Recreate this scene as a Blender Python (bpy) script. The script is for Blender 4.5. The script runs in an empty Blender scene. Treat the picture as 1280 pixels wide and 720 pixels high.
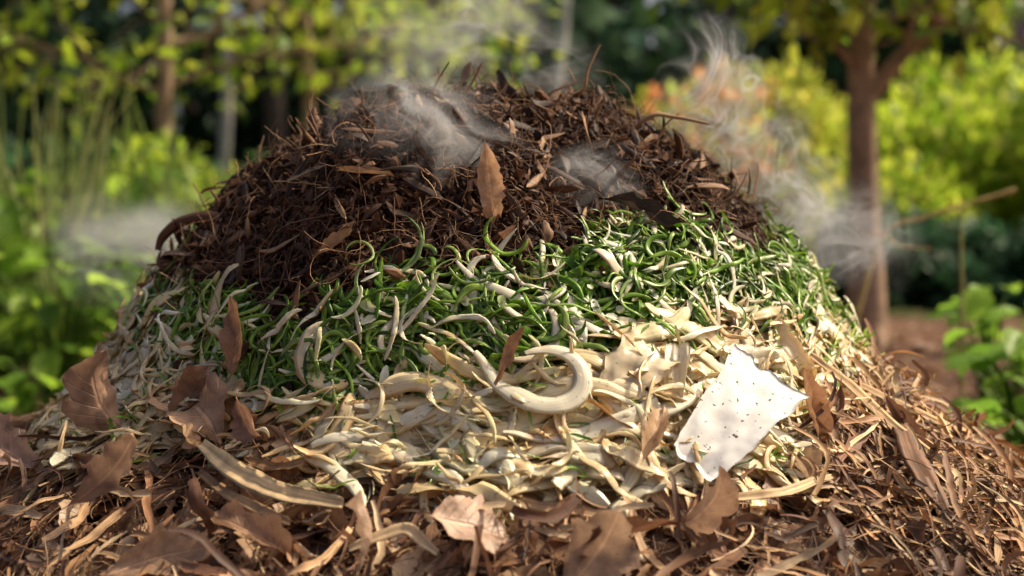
import bpy, math, numpy as np
from mathutils import Vector
R=np.random.default_rng(7)
scene=bpy.context.scene
COL=scene.collection
# ---------------------------------------------------------------- noise
def _h(ix,iy,iz):
    h=(ix*374761393+iy*668265263+iz*1274126177)&0xffffffff
    h=((h^(h>>13))*1274126177)&0xffffffff
    h=(h^(h>>16))&0xffffffff
    return h/4294967295.0
def vn(x,y,z=0.0):
    x,y,z=np.broadcast_arrays(np.asarray(x,float),np.asarray(y,float),np.asarray(z,float))
    ix=np.floor(x).astype(np.int64);iy=np.floor(y).astype(np.int64);iz=np.floor(z).astype(np.int64)
    fx=x-ix;fy=y-iy;fz=z-iz
    fx=fx*fx*(3-2*fx);fy=fy*fy*(3-2*fy);fz=fz*fz*(3-2*fz)
    def l(a,b,t):return a+(b-a)*t
    c=lambda a,b,d:_h(ix+a,iy+b,iz+d)
    return l(l(l(c(0,0,0),c(1,0,0),fx),l(c(0,1,0),c(1,1,0),fx),fy),l(l(c(0,0,1),c(1,0,1),fx),l(c(0,1,1),c(1,1,1),fx),fy),fz)*2-1
def fbm(x,y,z=0.0,o=4):
    s=0;a=1.0;t=0
    for i in range(o):
        s=s+a*vn(x*2**i+i*17.3,y*2**i-i*9.1,z*2**i+i*3.7);t+=a;a*=.5
    return s/t
# ---------------------------------------------------------------- terrain
CX,CY=-0.05,0.0
PR=[0,.10,.18,.26,.33,.39,.44,.48,.515,.55,.59,.66,.75,.85,1.1,1.5,2.0,2.4]
PZ=[.775,.772,.755,.718,.665,.60,.545,.49,.435,.38,.33,.28,.235,.19,.11,.045,.0,-.05]
def heap0(x,y):
    dx=x-CX;dy=y-CY
    r=np.sqrt(dx*dx+dy*dy)
    rr=r*(1+.085*fbm(dx*3.6+5,dy*3.6+2,1.5,3))
    z=np.interp(rr,PR,PZ)
    g=lambda a,b,c,s:a*np.exp(-((dx-b)**2+(dy-c)**2)/s)
    z=z+g(-.04,-.26,0,.006)+g(.03,.03,-.05,.006)+g(.04,-.34,-.05,.0025)+g(-.03,.18,0,.004)+g(.03,.25,-.04,.002)+g(.022,-.10,-.02,.002)+g(.035,.36,-.05,.002)+g(-.04,.12,-.28,.003)+g(.035,-.14,-.30,.003)+g(.03,.05,-.34,.002)+g(.035,.28,-.24,.003)
    k=np.clip((2.2-r)/1.0,0,1);top=np.clip((.5-r)*6,0,1)
    z=z+k*((.024+.036*top)*fbm(x*9,y*9,3.3,3)+(.008+.016*top)*fbm(x*30,y*30,8.1,2))
    return z
def gnd0(x,y):
    r=np.sqrt(x*x+y*y)
    z=.03*fbm(x*1.7,y*1.7,2.,3)+.012*fbm(x*9,y*9,5.,2)
    z=z+.16*np.exp(-((x-1.75)**2/.5+(y-3.1)**2/.25))+.1*np.exp(-((x-2.6)**2/.6+(y-2.2)**2/.3))
    return z*np.clip(1-(r-30)/60,0.1,1)
def mkgrid(f,lo,hi,st):
    g=np.arange(lo,hi+st/2,st);X,Y=np.meshgrid(g,g,indexing='ij');return f(X,Y),lo,st,len(g)
def bil(G,x,y):
    Z,lo,st,n=G;u=np.clip((x-lo)/st,0,n-1.001);v=np.clip((y-lo)/st,0,n-1.001)
    i=u.astype(int);j=v.astype(int);a=u-i;b=v-j
    return (Z[i,j]*(1-a)+Z[i+1,j]*a)*(1-b)+(Z[i,j+1]*(1-a)+Z[i+1,j+1]*a)*b
GF=mkgrid(lambda X,Y:np.maximum(heap0(X,Y),gnd0(X,Y)),-1.3,1.3,.0035)
GC=mkgrid(lambda X,Y:np.maximum(heap0(X,Y),gnd0(X,Y)),-16,16,.04)
heap=heap0;gnd=gnd0
def H(x,y):
    x=np.asarray(x,float);y=np.asarray(y,float)
    return np.where((np.abs(x)<1.29)&(np.abs(y)<1.29),bil(GF,x,y),bil(GC,x,y))
def Hn(x,y,e=.006):
    gx=(H(x+e,y)-H(x-e,y))/(2*e);gy=(H(x,y+e)-H(x,y-e))/(2*e)
    n=np.stack([-gx,-gy,np.ones_like(gx)],-1)
    return n/np.linalg.norm(n,axis=-1,keepdims=True)
X1=[-.6,-.45,-.25,-.07,.1,.25,.38,.5];Z1=[.48,.485,.50,.53,.575,.565,.54,.53]
X2=[-.6,-.45,-.33,-.22,-.1,.1,.2,.35,.5];Z2=[.465,.45,.405,.39,.405,.445,.47,.465,.445]
X3=[-.6,-.45,-.38,-.31,-.22,-.1,0,.15,.3,.42,.5];Z3=[.29,.30,.36,.385,.32,.295,.285,.28,.31,.36,.38]
def zone(x,y,z):
    j=.012*fbm(x*14,y*14,7.,2);j2=.05*fbm(x*7+3,y*7,9.,3)
    b1=np.interp(x,X1,Z1)+j2;b2=np.interp(x,X2,Z2)+j*2.5;b3=np.interp(x,X3,Z3)+j*1.5
    return np.where(z>b1,0,np.where(z>b2,1,np.where(z>b3,2,3)))
def sample(n,zs,rmax=.75,front=.75,pad=0.0):
    out=[];c=0
    while c<n:
        m=n*6
        r=np.sqrt(R.random(m))*rmax;a=R.random(m)*2*np.pi
        x=CX+r*np.cos(a);y=CY+r*np.sin(a)
        z=H(x,y);nn=Hn(x,y)
        k=(R.random(m)<np.clip(1/nn[:,2]/2.6,0,1))&np.isin(zone(x,y,z+R.normal(0,pad+1e-6,m)),zs)
        k&=(y<.12)|(R.random(m)>front)
        q=np.stack([x,y,z],-1)[k];out.append(q);c+=len(q)
    return np.concatenate(out)[:n]
def front(x,z):
    ys=np.linspace(-1.25,0,700);zz=H(np.full_like(ys,x),ys)
    i=np.argmax(zz>=z);return np.array([x,ys[i],zz[i]])
def norm(a):return a/np.maximum(np.linalg.norm(a,axis=-1,keepdims=True),1e-9)
# ---------------------------------------------------------------- mesh building
class Acc:
    def __init__(s):s.V=[];s.F=[];s.C=[];s.T=[];s.n=0
    def add(s,V,F,C,T=None):
        V=np.asarray(V,float).reshape(-1,3)
        C=np.broadcast_to(np.asarray(C,float),(len(V),3)) if np.ndim(C)==1 else np.asarray(C,float).reshape(-1,3)
        if T is None:T=V*1.0
        s.V.append(V);s.C.append(C);s.T.append(np.asarray(T,float).reshape(-1,3))
        for f in (F if isinstance(F,list) else [F]): s.F.append(np.asarray(f,np.int64)+s.n)
        s.n+=len(V)
    def build(s,name,mat,parent=None,smooth=True):
        V=np.concatenate(s.V);C=np.concatenate(s.C);T=np.concatenate(s.T)
        me=bpy.data.meshes.new(name)
        me.vertices.add(len(V));me.vertices.foreach_set('co',V.astype(np.float32).ravel())
        lv=np.concatenate([f.ravel() for f in s.F])
        tot=np.concatenate([np.full(len(f),f.shape[1]) for f in s.F])
        st=np.concatenate([[0],np.cumsum(tot)[:-1]])
        me.loops.add(len(lv));me.loops.foreach_set('vertex_index',lv.astype(np.int32))
        me.polygons.add(len(tot));me.polygons.foreach_set('loop_start',st.astype(np.int32))
        me.update(calc_edges=True)
        me.polygons.foreach_set('use_smooth',np.full(len(tot),smooth))
        a=me.attributes.new('Col','FLOAT_COLOR','POINT')
        a.data.foreach_set('color',np.concatenate([np.clip(C,0,1),np.ones((len(C),1))],1).astype(np.float32).ravel())
        a=me.attributes.new('tc','FLOAT_VECTOR','POINT');a.data.foreach_set('vector',T.astype(np.float32).ravel())
        me.materials.append(mat);me.update()
        o=bpy.data.objects.new(name,me);COL.objects.link(o)
        if parent:
            o.parent=parent;o.location=-np.array(parent.location)
        return o
def empty(name,loc=(0,0,0)):
    o=bpy.data.objects.new(name,None);COL.objects.link(o);o.location=loc;o.empty_display_size=.1;return o
def paths(P,T,N,L,S,kin=0,kout=0,off=.0,cling=0.,collide=True,centre=True):
    n=len(P);L=np.broadcast_to(L,(n,)).astype(float);ds=(L/(S-1))[:,None]
    kin=np.broadcast_to(np.asarray(kin,float).reshape(-1,1) if np.ndim(kin)==1 else kin,(n,S))
    kout=np.broadcast_to(np.asarray(kout,float).reshape(-1,1) if np.ndim(kout)==1 else kout,(n,S))
    off=np.broadcast_to(off,(n,)).astype(float)
    t=norm(T);nn=norm(N-(N*t).sum(-1,keepdims=True)*t);p=P.copy()
    if centre:p=p-t*L[:,None]*.5
    PP=np.zeros((n,S,3));BB=np.zeros((n,S,3));NN=np.zeros((n,S,3))
    for s in range(S):
        if collide or cling>0:
            sn=Hn(p[:,0],p[:,1]);d=(p[:,2]-H(p[:,0],p[:,1]))*sn[:,2]
            e=off-d
            p=p+sn*(np.where(e>0,np.minimum(e,.05),e*cling))[:,None]
            if cling>0: nn=norm(nn*(1-cling)+sn*cling)
            t=np.where((e>0)[:,None],norm(t-np.minimum((t*sn).sum(-1,keepdims=True),0)*sn),t)
        if s>0 and (collide or cling>0):
            q=norm(p-PP[:,s-1]);t=norm(t*.5+q*.5)
        nn=norm(nn-(nn*t).sum(-1,keepdims=True)*t);b=np.cross(nn,t)
        PP[:,s]=p;BB[:,s]=b;NN[:,s]=nn
        t=t+b*kin[:,s:s+1]*ds+nn*kout[:,s:s+1]*ds
        t=norm(t);p=p+t*ds
    return PP,BB,NN
def twist(BB,NN,amt):
    n,S,_=BB.shape;a=(R.normal(0,amt,(n,1))*np.linspace(-.5,1,S)[None]+R.normal(0,amt*.35,(n,1))*np.sin(np.linspace(0,6.5,S)[None]+R.random((n,1))*6))[...,None]
    return BB*np.cos(a)+NN*np.sin(a),NN*np.cos(a)-BB*np.sin(a)
def sweep(acc,PP,BB,NN,w,th,sec,closed,col,noise=0.,nscale=60):
    n,S,_=PP.shape;sec=np.array(sec,float);K=len(sec)
    w=np.broadcast_to(w,(n,S));th=np.broadcast_to(th,(n,S))
    V=PP[:,:,None,:]+BB[:,:,None,:]*(w[:,:,None]*sec[:,0])[...,None]+NN[:,:,None,:]*(th[:,:,None]*sec[:,1])[...,None]
    if noise>0:
        f=fbm(V[...,0]*nscale,V[...,1]*nscale,V[...,2]*nscale,2)
        V=V+NN[:,:,None,:]*(f*noise)[...,None]
    idx=np.arange(n*S*K).reshape(n,S,K)
    if closed:
        a=idx[:,:-1,:];b=idx[:,1:,:];F=np.stack([a,np.roll(a,-1,2),np.roll(b,-1,2),b],-1).reshape(-1,4)
    else:
        F=np.stack([idx[:,:-1,:-1],idx[:,:-1,1:],idx[:,1:,1:],idx[:,1:,:-1]],-1).reshape(-1,4)
    col=np.asarray(col,float)
    if col.ndim==2:col=col[:,None,None,:]
    elif col.ndim==3:col=col[:,:,None,:]
    C=np.broadcast_to(col,(n,S,K,3))
    rnd=R.random(n)
    T=np.stack([np.broadcast_to(sec[:,0][None,None],(n,S,K)),np.broadcast_to(np.linspace(0,1,S)[None,:,None],(n,S,K)),np.broadcast_to(rnd[:,None,None],(n,S,K))],-1)
    acc.add(V,F,C,T)
TUBE3=[(1,0),(-.5,.87),(-.5,-.87)]
TUBE6=[(math.cos(a),math.sin(a)) for a in np.linspace(0,2*math.pi,7)[:-1]]
TUBE9=[(math.cos(a),math.sin(a)) for a in np.linspace(0,2*math.pi,10)[:-1]]
CUP=[(-1,.7),(-.55,.16),(0,-.05),(.55,.16),(1,.7),(.5,.38),(0,.2),(-.5,.38)]
RIB=[(-1,-.15),(-.55,.35),(.05,.5),(.6,.3),(1,-.2),(.55,.02),(.05,.2),(-.5,.05)]
WAV=[(-1,.35),(-.6,-.15),(-.1,.25),(.45,.45),(1,-.35),(.5,.15),(-.1,0),(-.6,-.38)]
FLAT=[(-1,.3),(-.3,.5),(.4,.35),(1,.5),(.5,-.25),(-.5,-.2)]
SHEET=[(-1,.5),(-.5,.12),(0,0),(.5,.12),(1,.5)]
def tang(P,ang,N):
    h=norm(np.cross(np.broadcast_to([0,0,1.],N.shape),N)+1e-6);u=np.cross(N,h)
    return h*np.cos(ang)[:,None]+u*np.sin(ang)[:,None]
def pick(pal,n,var=.15):
    pal=np.array(pal);c=pal[R.integers(0,len(pal),n)]
    return np.clip(c*(1+R.normal(0,var,(n,1))),0.003,.95)
def leafset(acc,P,T,N,L,W,col,curl,cup,kin=0,lobes=3.5,lobamp=.38,crumple=.006,off=.004,S=15,K=7,cling=0.,collide=True,sweepf=.35):
    n=len(P);PP,BB,NN=paths(P,T,N,L,S,kin,curl,off,cling,collide)
    v=np.linspace(0,1,S)
    env=np.sin(np.pi*np.clip((v-.1)/.9,0,1)**.8)**.75*1.0+.02
    u=np.linspace(-1,1,K)
    L=np.broadcast_to(L,(n,));W=np.broadcast_to(W,(n,));lobes=np.broadcast_to(lobes,(n,));lobamp=np.broadcast_to(lobamp,(n,))[:,None]
    def side():
        vv=v[None]+.07*np.sin(v[None]*R.uniform(4,9,(n,1))+R.uniform(0,6,(n,1)))
        lob=1-lobamp*R.uniform(.6,1.2,(n,1))*(.5+.5*np.cos(2*np.pi*lobes[:,None]*vv+R.uniform(1.5,3,(n,1))))
        return W[:,None]*.5*env*lob*(1+R.normal(0,.08,(n,S)))*R.uniform(.85,1.15,(n,1))
    wl=side();wr=side()
    w=np.where(u[None,None,:]<0,wl[:,:,None],wr[:,:,None])*np.abs(u)
    TT=np.cross(BB,NN)
    cup=np.broadcast_to(cup,(n,))
    V=PP[:,:,None,:]+BB[:,:,None,:]*(w*np.sign(u))[...,None]*np.cos(np.clip(cup,-1.2,1.2))[:,None,None,None]+NN[:,:,None,:]*(np.sin(cup)[:,None,None]*w*np.abs(u)**.6)[...,None]+TT[:,:,None,:]*(w*sweepf)[...,None]
    o=R.random((n,1,1))*50
    f=fbm(V[...,0]*24+o,V[...,1]*24,V[...,2]*24,3)
    V=V+NN[:,:,None,:]*(f*crumple*(.3+np.abs(u)))[...,None]*2
    idx=np.arange(n*S*K).reshape(n,S,K)
    F=np.stack([idx[:,:-1,:-1],idx[:,:-1,1:],idx[:,1:,1:],idx[:,1:,:-1]],-1).reshape(-1,4)
    C=np.broadcast_to(col[:,None,None,:],(n,S,K,3))
    rnd=R.random(n)
    Tc=np.stack([np.broadcast_to(u[None,None],(n,S,K)),np.broadcast_to(v[None,:,None],(n,S,K)),np.broadcast_to(rnd[:,None,None],(n,S,K))],-1)
    acc.add(V,F,C,Tc)
def simple_leaves(acc,P,D,N,L,W,col):
    n=len(P);L=np.broadcast_to(L,(n,))[:,None];W=np.broadcast_to(W,(n,))[:,None]
    D=norm(D);N=norm(N-(N*D).sum(-1,keepdims=True)*D);B=np.cross(N,D)
    dr=-N*.12*L
    V=np.stack([P,P+D*L*.35+B*W*.5+N*W*.12,P+D*L*.7+B*W*.38+N*W*.1+dr*.4,P+D*L+dr,P+D*L*.7-B*W*.38+N*W*.1+dr*.4,P+D*L*.35-B*W*.5+N*W*.12,P+D*L*.36,P+D*L*.7+dr*.4],1)
    i=(np.arange(n)*8)[:,None]
    q=np.concatenate([i+np.array([[6,1,2,7]]),i+np.array([[6,7,4,5]])]);t=np.concatenate([i+np.array([[0,1,6]]),i+np.array([[0,6,5]]),i+np.array([[7,2,3]]),i+np.array([[7,3,4]])])
    C=np.repeat(col,8,0);rnd=np.repeat(R.random(n),8)
    T=np.stack([np.tile([0,1,1,0,-1,-1,0,0],n),np.tile([0,.35,.7,1,.7,.35,.36,.7],n),rnd],-1)
    acc.add(V,[q,t],C,T)
def rv(n): return norm(R.normal(size=(n,3)))
# ---------------------------------------------------------------- materials
def nt(name):
    m=bpy.data.materials.new(name);m.use_nodes=True;t=m.node_tree;t.nodes.clear();return m,t
def nd(t,typ,**k):
    n=t.nodes.new(typ)
    for a,b in k.items():setattr(n,a,b)
    return n
def math_(t,op,a,b=None,c=None,clamp=False):
    n=nd(t,'ShaderNodeMath',operation=op);n.use_clamp=clamp
    for i,v in enumerate((a,b,c)):
        if v is None:continue
        if isinstance(v,(int,float)):n.inputs[i].default_value=v
        else:t.links.new(v,n.inputs[i])
    return n.outputs[0]
def vmul(t,a,v):
    n=nd(t,'ShaderNodeVectorMath',operation='MULTIPLY');t.links.new(a,n.inputs[0]);n.inputs[1].default_value=v;return n.outputs[0]
def vscale(t,a,s):
    n=nd(t,'ShaderNodeVectorMath',operation='SCALE');t.links.new(a,n.inputs[0]);t.links.new(s,n.inputs[3]);return n.outputs[0]
def noise(t,vec,scale,detail=4,rough=.6,dist=0):
    n=nd(t,'ShaderNodeTexNoise');n.inputs['Scale'].default_value=scale;n.inputs['Detail'].default_value=detail
    n.inputs['Roughness'].default_value=rough;n.inputs['Distortion'].default_value=dist
    if vec is not None:t.links.new(vec,n.inputs['Vector'])
    return n
def mrange(t,v,a,b,c,d,smooth=False):
    n=nd(t,'ShaderNodeMapRange');n.interpolation_type='SMOOTHSTEP' if smooth else 'LINEAR'
    t.links.new(v,n.inputs[0])
    for i,x in enumerate((a,b,c,d)):n.inputs[i+1].default_value=x
    return n.outputs[0]
def mixc(t,f,a,b):
    n=nd(t,'ShaderNodeMix',data_type='RGBA')
    if isinstance(f,(int,float)):n.inputs[0].default_value=f
    else:t.links.new(f,n.inputs[0])
    for i,v in ((6,a),(7,b)):
        if isinstance(v,(tuple,list)):n.inputs[i].default_value=(*v,1)
        else:t.links.new(v,n.inputs[i])
    return n.outputs[2]
def omat(name,rough=.7,trans=.2,nscale=40,var=.5,bump=.3,streak=0.,veins=0.,spots=0.,speck=0.,spotcol=(.12,.05,.02),spec=.3,spotscale=18,sp0=.66):
    m,t=nt(name)
    at=nd(t,'ShaderNodeAttribute',attribute_name='Col');tc=nd(t,'ShaderNodeAttribute',attribute_name='tc')
    ob=nd(t,'ShaderNodeTexCoord').outputs['Object'];c=at.outputs['Color'];hgt=None
    p=nd(t,'ShaderNodeBsdfPrincipled');p.inputs['Roughness'].default_value=rough
    if nscale>0:
        n1=noise(t,ob,nscale,3)
        c=vscale(t,c,mrange(t,n1.outputs[0],.25,.75,1-var,1+var))
        hgt=n1.outputs[0]
        t.links.new(mrange(t,n1.outputs[0],.3,.7,max(rough-.12,.05),min(rough+.12,1)),p.inputs['Roughness'])
    if streak>0:
        ns=noise(t,vmul(t,tc.outputs['Vector'],(3.5,1.6,91)),1.4,2,.6,0)
        c=vscale(t,c,mrange(t,ns.outputs[0],.3,.7,1-streak,1+streak*.7))
        hgt=ns.outputs[0] if hgt is None else math_(t,'ADD',hgt,math_(t,'MULTIPLY',ns.outputs[0],.8))
    if veins>0:
        sp=nd(t,'ShaderNodeSeparateXYZ');t.links.new(tc.outputs['Vector'],sp.inputs[0])
        au=math_(t,'ABSOLUTE',sp.outputs[0])
        ph=math_(t,'SUBTRACT',math_(t,'MULTIPLY',sp.outputs[1],9),math_(t,'MULTIPLY',au,1.3))
        tri=math_(t,'ABSOLUTE',math_(t,'SUBTRACT',math_(t,'FRACT',ph),.5))
        ve=mrange(t,tri,.0,.09,1,0,True);mid=mrange(t,au,.02,.09,1,0,True)
        vv=math_(t,'MAXIMUM',math_(t,'MULTIPLY',ve,.6),mid)
        c=vscale(t,c,math_(t,'ADD',1.0,math_(t,'MULTIPLY',vv,veins)))
        if hgt is not None:hgt=math_(t,'ADD',hgt,math_(t,'MULTIPLY',vv,.8))
    if spots>0:
        n2=noise(t,ob,spotscale,3,.65)
        c=mixc(t,math_(t,'MULTIPLY',mrange(t,n2.outputs[0],.52,.72,0,1,True),spots),c,spotcol)
    if speck>0:
        n3=noise(t,ob,150,2,.5)
        c=mixc(t,math_(t,'MULTIPLY',mrange(t,n3.outputs[0],sp0,sp0+.04,0,1,True),speck),c,(.06,.03,.012))
    t.links.new(c,p.inputs['Base Color'])
    if bump>0:
        bp=nd(t,'ShaderNodeBump');bp.inputs['Strength'].default_value=bump;bp.inputs['Distance'].default_value=.003
        t.links.new(hgt,bp.inputs['Height']);t.links.new(bp.outputs[0],p.inputs['Normal'])
    p.inputs['Specular IOR Level'].default_value=spec
    out=nd(t,'ShaderNodeOutputMaterial')
    if trans>0:
        tr=nd(t,'ShaderNodeBsdfTranslucent');t.links.new(c,tr.inputs[0]);mx=nd(t,'ShaderNodeMixShader');mx.inputs[0].default_value=trans
        t.links.new(p.outputs[0],mx.inputs[1]);t.links.new(tr.outputs[0],mx.inputs[2]);t.links.new(mx.outputs[0],out.inputs[0])
    else:t.links.new(p.outputs[0],out.inputs[0])
    return m
M_core=omat('damp_humus',.95,0,30,.6,1.0,spec=.15)
M_fib=omat('plant_fibre',.7,.1,0,.4,0,streak=.3,spec=.35)
M_crumb=omat('humus_crumb',.9,0,120,.5,0,spec=.2)
M_green=omat('green_scrap',.3,.45,70,.35,0,streak=.35,spec=.6)
M_cream=omat('pale_vegetable_peel',.32,.32,30,.08,.25,streak=.16,spots=.6,speck=.35,spotcol=(.70,.42,.14),spec=.55,spotscale=16)
M_white=omat('white_rind',.5,.08,35,.05,.3,streak=.05,spots=.25,speck=1.,spotcol=(.72,.58,.38),spec=.4,spotscale=26,sp0=.665)
M_leaf=omat('dead_leaf',.5,.3,45,.35,.6,veins=.4,spots=.6,spotcol=(.12,.055,.025),spec=.45,spotscale=30)
M_bark=omat('shredded_bark',.65,.1,50,.35,0,streak=.5,spec=.35)
M_tree=omat('tree_bark',.9,0,14,.45,1.0,spec=.15)
M_fol=omat('living_leaf',.45,.58,0,.25,0,veins=.12,spec=.4)
M_dark=omat('forest_leaf',.7,.25,0,.4,0,spec=.2)
# ---------------------------------------------------------------- heap
HEAP=empty('compost_heap',(CX,CY,0))
nr,na=300,560
rr=np.concatenate([np.linspace(.002,.62,220),np.linspace(.625,2.4,80)])
th=np.linspace(0,2*np.pi,na+1)[:-1]
RR,TH=np.meshgrid(rr,th,indexing='ij')
x=CX+RR*np.cos(TH);y=CY+RR*np.sin(TH);z=heap(x,y)
z=z+.006*fbm(x*90,y*90,1.,2)*np.clip((1.6-RR)*2,0,1)
zn=zone(x,y,z)
cz=np.array([[.032,.016,.010],[.05,.07,.015],[.5,.33,.16],[.055,.028,.017]])[zn]
V=np.stack([x,y,z],-1).reshape(-1,3);idx=np.arange(nr*na).reshape(nr,na)
F=np.stack([idx[:-1],np.roll(idx[:-1],-1,1),np.roll(idx[1:],-1,1),idx[1:]],-1).reshape(-1,4)
A=Acc();A.add(V,F,cz.reshape(-1,3));A.build('heap_core',M_core,HEAP)
def crumbs(acc,P,s,col):
    n=len(P);o=np.array([[1,0,0],[-1,0,0],[0,1,0],[0,-1,0],[0,0,1],[0,0,-1]],float)
    V=o[None]*(.5+R.random((n,6,1)))*(.6+.8*R.random((n,1,3)))
    q=rv(n);w=rv(n);e1=q;e2=norm(np.cross(q,w));e3=np.cross(e1,e2)
    V=(V[...,0:1]*e1[:,None]+V[...,1:2]*e2[:,None]+V[...,2:3]*e3[:,None])*s[:,None,None]+P[:,None]
    f=np.array([[0,2,4],[2,1,4],[1,3,4],[3,0,4],[2,0,5],[1,2,5],[3,1,5],[0,3,5]])
    acc.add(V,(np.arange(n)[:,None,None]*6+f[None]).reshape(-1,3),np.repeat(col,6,0))
BR=[(.040,.020,.012),(.06,.029,.016),(.095,.046,.025),(.024,.013,.009),(.15,.072,.037)]
A=Acc();n=24000;P=sample(n,[0],.56);n_=Hn(P[:,0],P[:,1]);P=P+n_*R.uniform(-.002,.016,(len(P),1))
crumbs(A,P,R.gamma(2.2,.0015,len(P))+.0012,pick(BR,len(P)))
P=sample(800,[0],.54);P=P+Hn(P[:,0],P[:,1])*R.uniform(-.002,.012,(len(P),1));crumbs(A,P,R.uniform(.004,.012,len(P)),pick(BR[:4],len(P)))
P=sample(1000,[1,2],.6);P=P+Hn(P[:,0],P[:,1])*R.uniform(.01,.03,(len(P),1));crumbs(A,P,R.gamma(2.2,.0012,len(P))+.001,pick(BR,len(P)))
A.build('humus_crumbs',M_crumb,HEAP,smooth=False)
A=Acc()
def fibres(acc,n,zs,lo,hi,r0,r1,pal,offmax,rmax=.56,lift=4,cl=.25,S=8,k1s=7,kj=16):
    P=sample(n,zs,rmax,pad=.008);N=Hn(P[:,0],P[:,1]);off=R.random(n)**2*offmax+.0005
    P=P+N*off[:,None];T=norm(tang(P,R.random(n)*2*np.pi,N)+N*R.normal(0,.3,(n,1)))
    L=R.uniform(lo,hi,n)
    k1=R.normal(0,k1s,(n,1))+R.normal(0,kj,(n,S));k2=R.normal(0,lift,(n,1))+R.normal(0,kj*.5,(n,S))
    PP,BB,NN=paths(P,T,N,L,S,k1,k2,off,cl)
    w=R.uniform(r0,r1,(n,1))*np.linspace(1,.5,S)[None]*(1+R.normal(0,.2,(n,S)))
    sweep(acc,PP,BB,NN,w,w*.6,TUBE3,True,pick(pal,n,.25))
fibres(A,5600,[0],.015,.06,.0004,.0010,BR+[(.16,.075,.035),(.12,.05,.025)],.022)
fibres(A,1500,[0],.04,.13,.0004,.0010,[(.24,.12,.055),(.38,.21,.11),(.14,.065,.03)],.035,lift=8,cl=.1,S=12,k1s=12,kj=22)
A.build('humus_fibres',M_fib,HEAP)
A=Acc()
def shards(n,lo,hi,w0,w1,offm,pal,lift,cl=.1,sec=FLAT,thf=.35,zs=[0],rm=.53):
    P=sample(n,zs,rm,pad=.006);N=Hn(P[:,0],P[:,1]);S=6;off=R.random(n)*offm
    T=norm(tang(P,R.random(n)*6.3,N)+N*R.normal(0,lift,(n,1)))
    PP,BB,NN=paths(P+N*off[:,None],T,norm(N+rv(n)*.9),R.uniform(lo,hi,n),S,R.normal(0,7,(n,S)),R.normal(0,7,(n,S)),off,cl)
    w=R.uniform(w0,w1,(n,1))*np.array([.3,.9,1,1,.8,.2])[None]*(1+R.normal(0,.18,(n,S)))
    sweep(A,PP,BB,NN,w,w*thf+.0004,sec,True,pick(pal,n,.25),.0015,90)
shards(1900,.012,.045,.0015,.005,.018,BR+[(.15,.075,.04),(.22,.12,.065)],.4)
shards(560,.03,.085,.0025,.007,.026,[(.07,.034,.019),(.18,.09,.045),(.3,.17,.09),(.045,.022,.014)],.9)
shards(90,.02,.06,.002,.005,.03,[(.07,.034,.019),(.18,.09,.045),(.3,.17,.09)],.3,zs=[1,2],rm=.6)
A.build('bark_shards',M_bark,HEAP)
A=Acc();n=800
P=sample(n,[0],.5,.3);N=Hn(P[:,0],P[:,1]);T=norm(N+rv(n)*.8)
S=10;PP,BB,NN=paths(P,T,rv(n),R.uniform(.02,.09,n),S,R.normal(0,14,(n,1))+R.normal(0,22,(n,S)),R.normal(0,22,(n,S)),0,0,centre=False)
w=R.uniform(.0004,.0013,(n,1))*np.linspace(1,.4,S)[None];sweep(A,PP,BB,NN,w,w,TUBE3,True,pick([(.34,.18,.09),(.16,.08,.04),(.5,.32,.17)],n))
n=46;P=sample(n,[0],.42,.2);N=Hn(P[:,0],P[:,1]);T=norm(N+rv(n)*.9+np.array([0,0,.3]))
PP,BB,NN=paths(P,T,rv(n),R.uniform(.04,.09,n),8,R.normal(0,7,(n,8)),R.normal(0,7,(n,8)),0,0,centre=False)
w=R.uniform(.0015,.0035,(n,1))*np.linspace(1,.5,8)[None];sweep(A,PP,BB,NN,w,w*.6,TUBE6,True,pick([(.2,.1,.05),(.12,.06,.03),(.36,.22,.12)],n),.001,60)
def hero_tube(acc,pts,r,col,K=TUBE6,sub=5,noise_=0.001):
    pts=np.array(pts,float);m=len(pts);tt=np.linspace(0,m-1,(m-1)*sub+1)
    Q=[]
    for t_ in tt:
        i=min(int(t_),m-2);f=t_-i
        p0,p1,p2,p3=pts[max(i-1,0)],pts[i],pts[i+1],pts[min(i+2,m-1)]
        Q.append(.5*((2*p1)+(-p0+p2)*f+(2*p0-5*p1+4*p2-p3)*f*f+(-p0+3*p1-3*p2+p3)*f**3))
    Q=np.array(Q);t=norm(np.gradient(Q,axis=0));up=np.array([.13,.21,.97]);b=norm(np.cross(np.broadcast_to(up,t.shape),t)+1e-5);n=np.cross(t,b)
    w=np.interp(tt,np.arange(m),r)
    sweep(acc,Q[None],b[None],n[None],w[None]*(1+.12*fbm(tt*1.7,tt*0+len(pts),0,2)),w[None],K,True,np.array(col,float)[None],noise_,30)
hero_tube(A,[(.05,-.06,.75),(.085,-.08,.795),(.105,-.10,.805),(.112,-.10,.835),(.13,-.09,.872)],[.0035,.003,.0024,.0018,.0009],(.34,.19,.09),noise_=0)
hero_tube(A,[(.01,-.05,.755),(.055,-.09,.80),(.09,-.1,.815),(.08,-.1,.84)],[.0018,.0016,.001,.0007],(.4,.24,.12),noise_=0)
hero_tube(A,[(.15,-.1,.72),(.2,-.11,.765),(.24,-.1,.765),(.29,-.1,.755)],[.004,.0038,.003,.002],(.38,.23,.12),noise_=0)
hero_tube(A,[(-.38,-.14,.59),(-.43,-.14,.617),(-.48,-.13,.612),(-.51,-.12,.59),(-.518,-.12,.57)],[.011,.010,.008,.007,.005],(.16,.08,.045))
hero_tube(A,[(-.36,-.06,.65),(-.378,-.07,.70),(-.37,-.07,.74)],[.0018,.0016,.001],(.45,.3,.17),noise_=0)
hero_tube(A,[(-.34,-.06,.65),(-.368,-.07,.70),(-.385,-.07,.69)],[.0018,.0016,.001],(.45,.3,.17),noise_=0)
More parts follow.
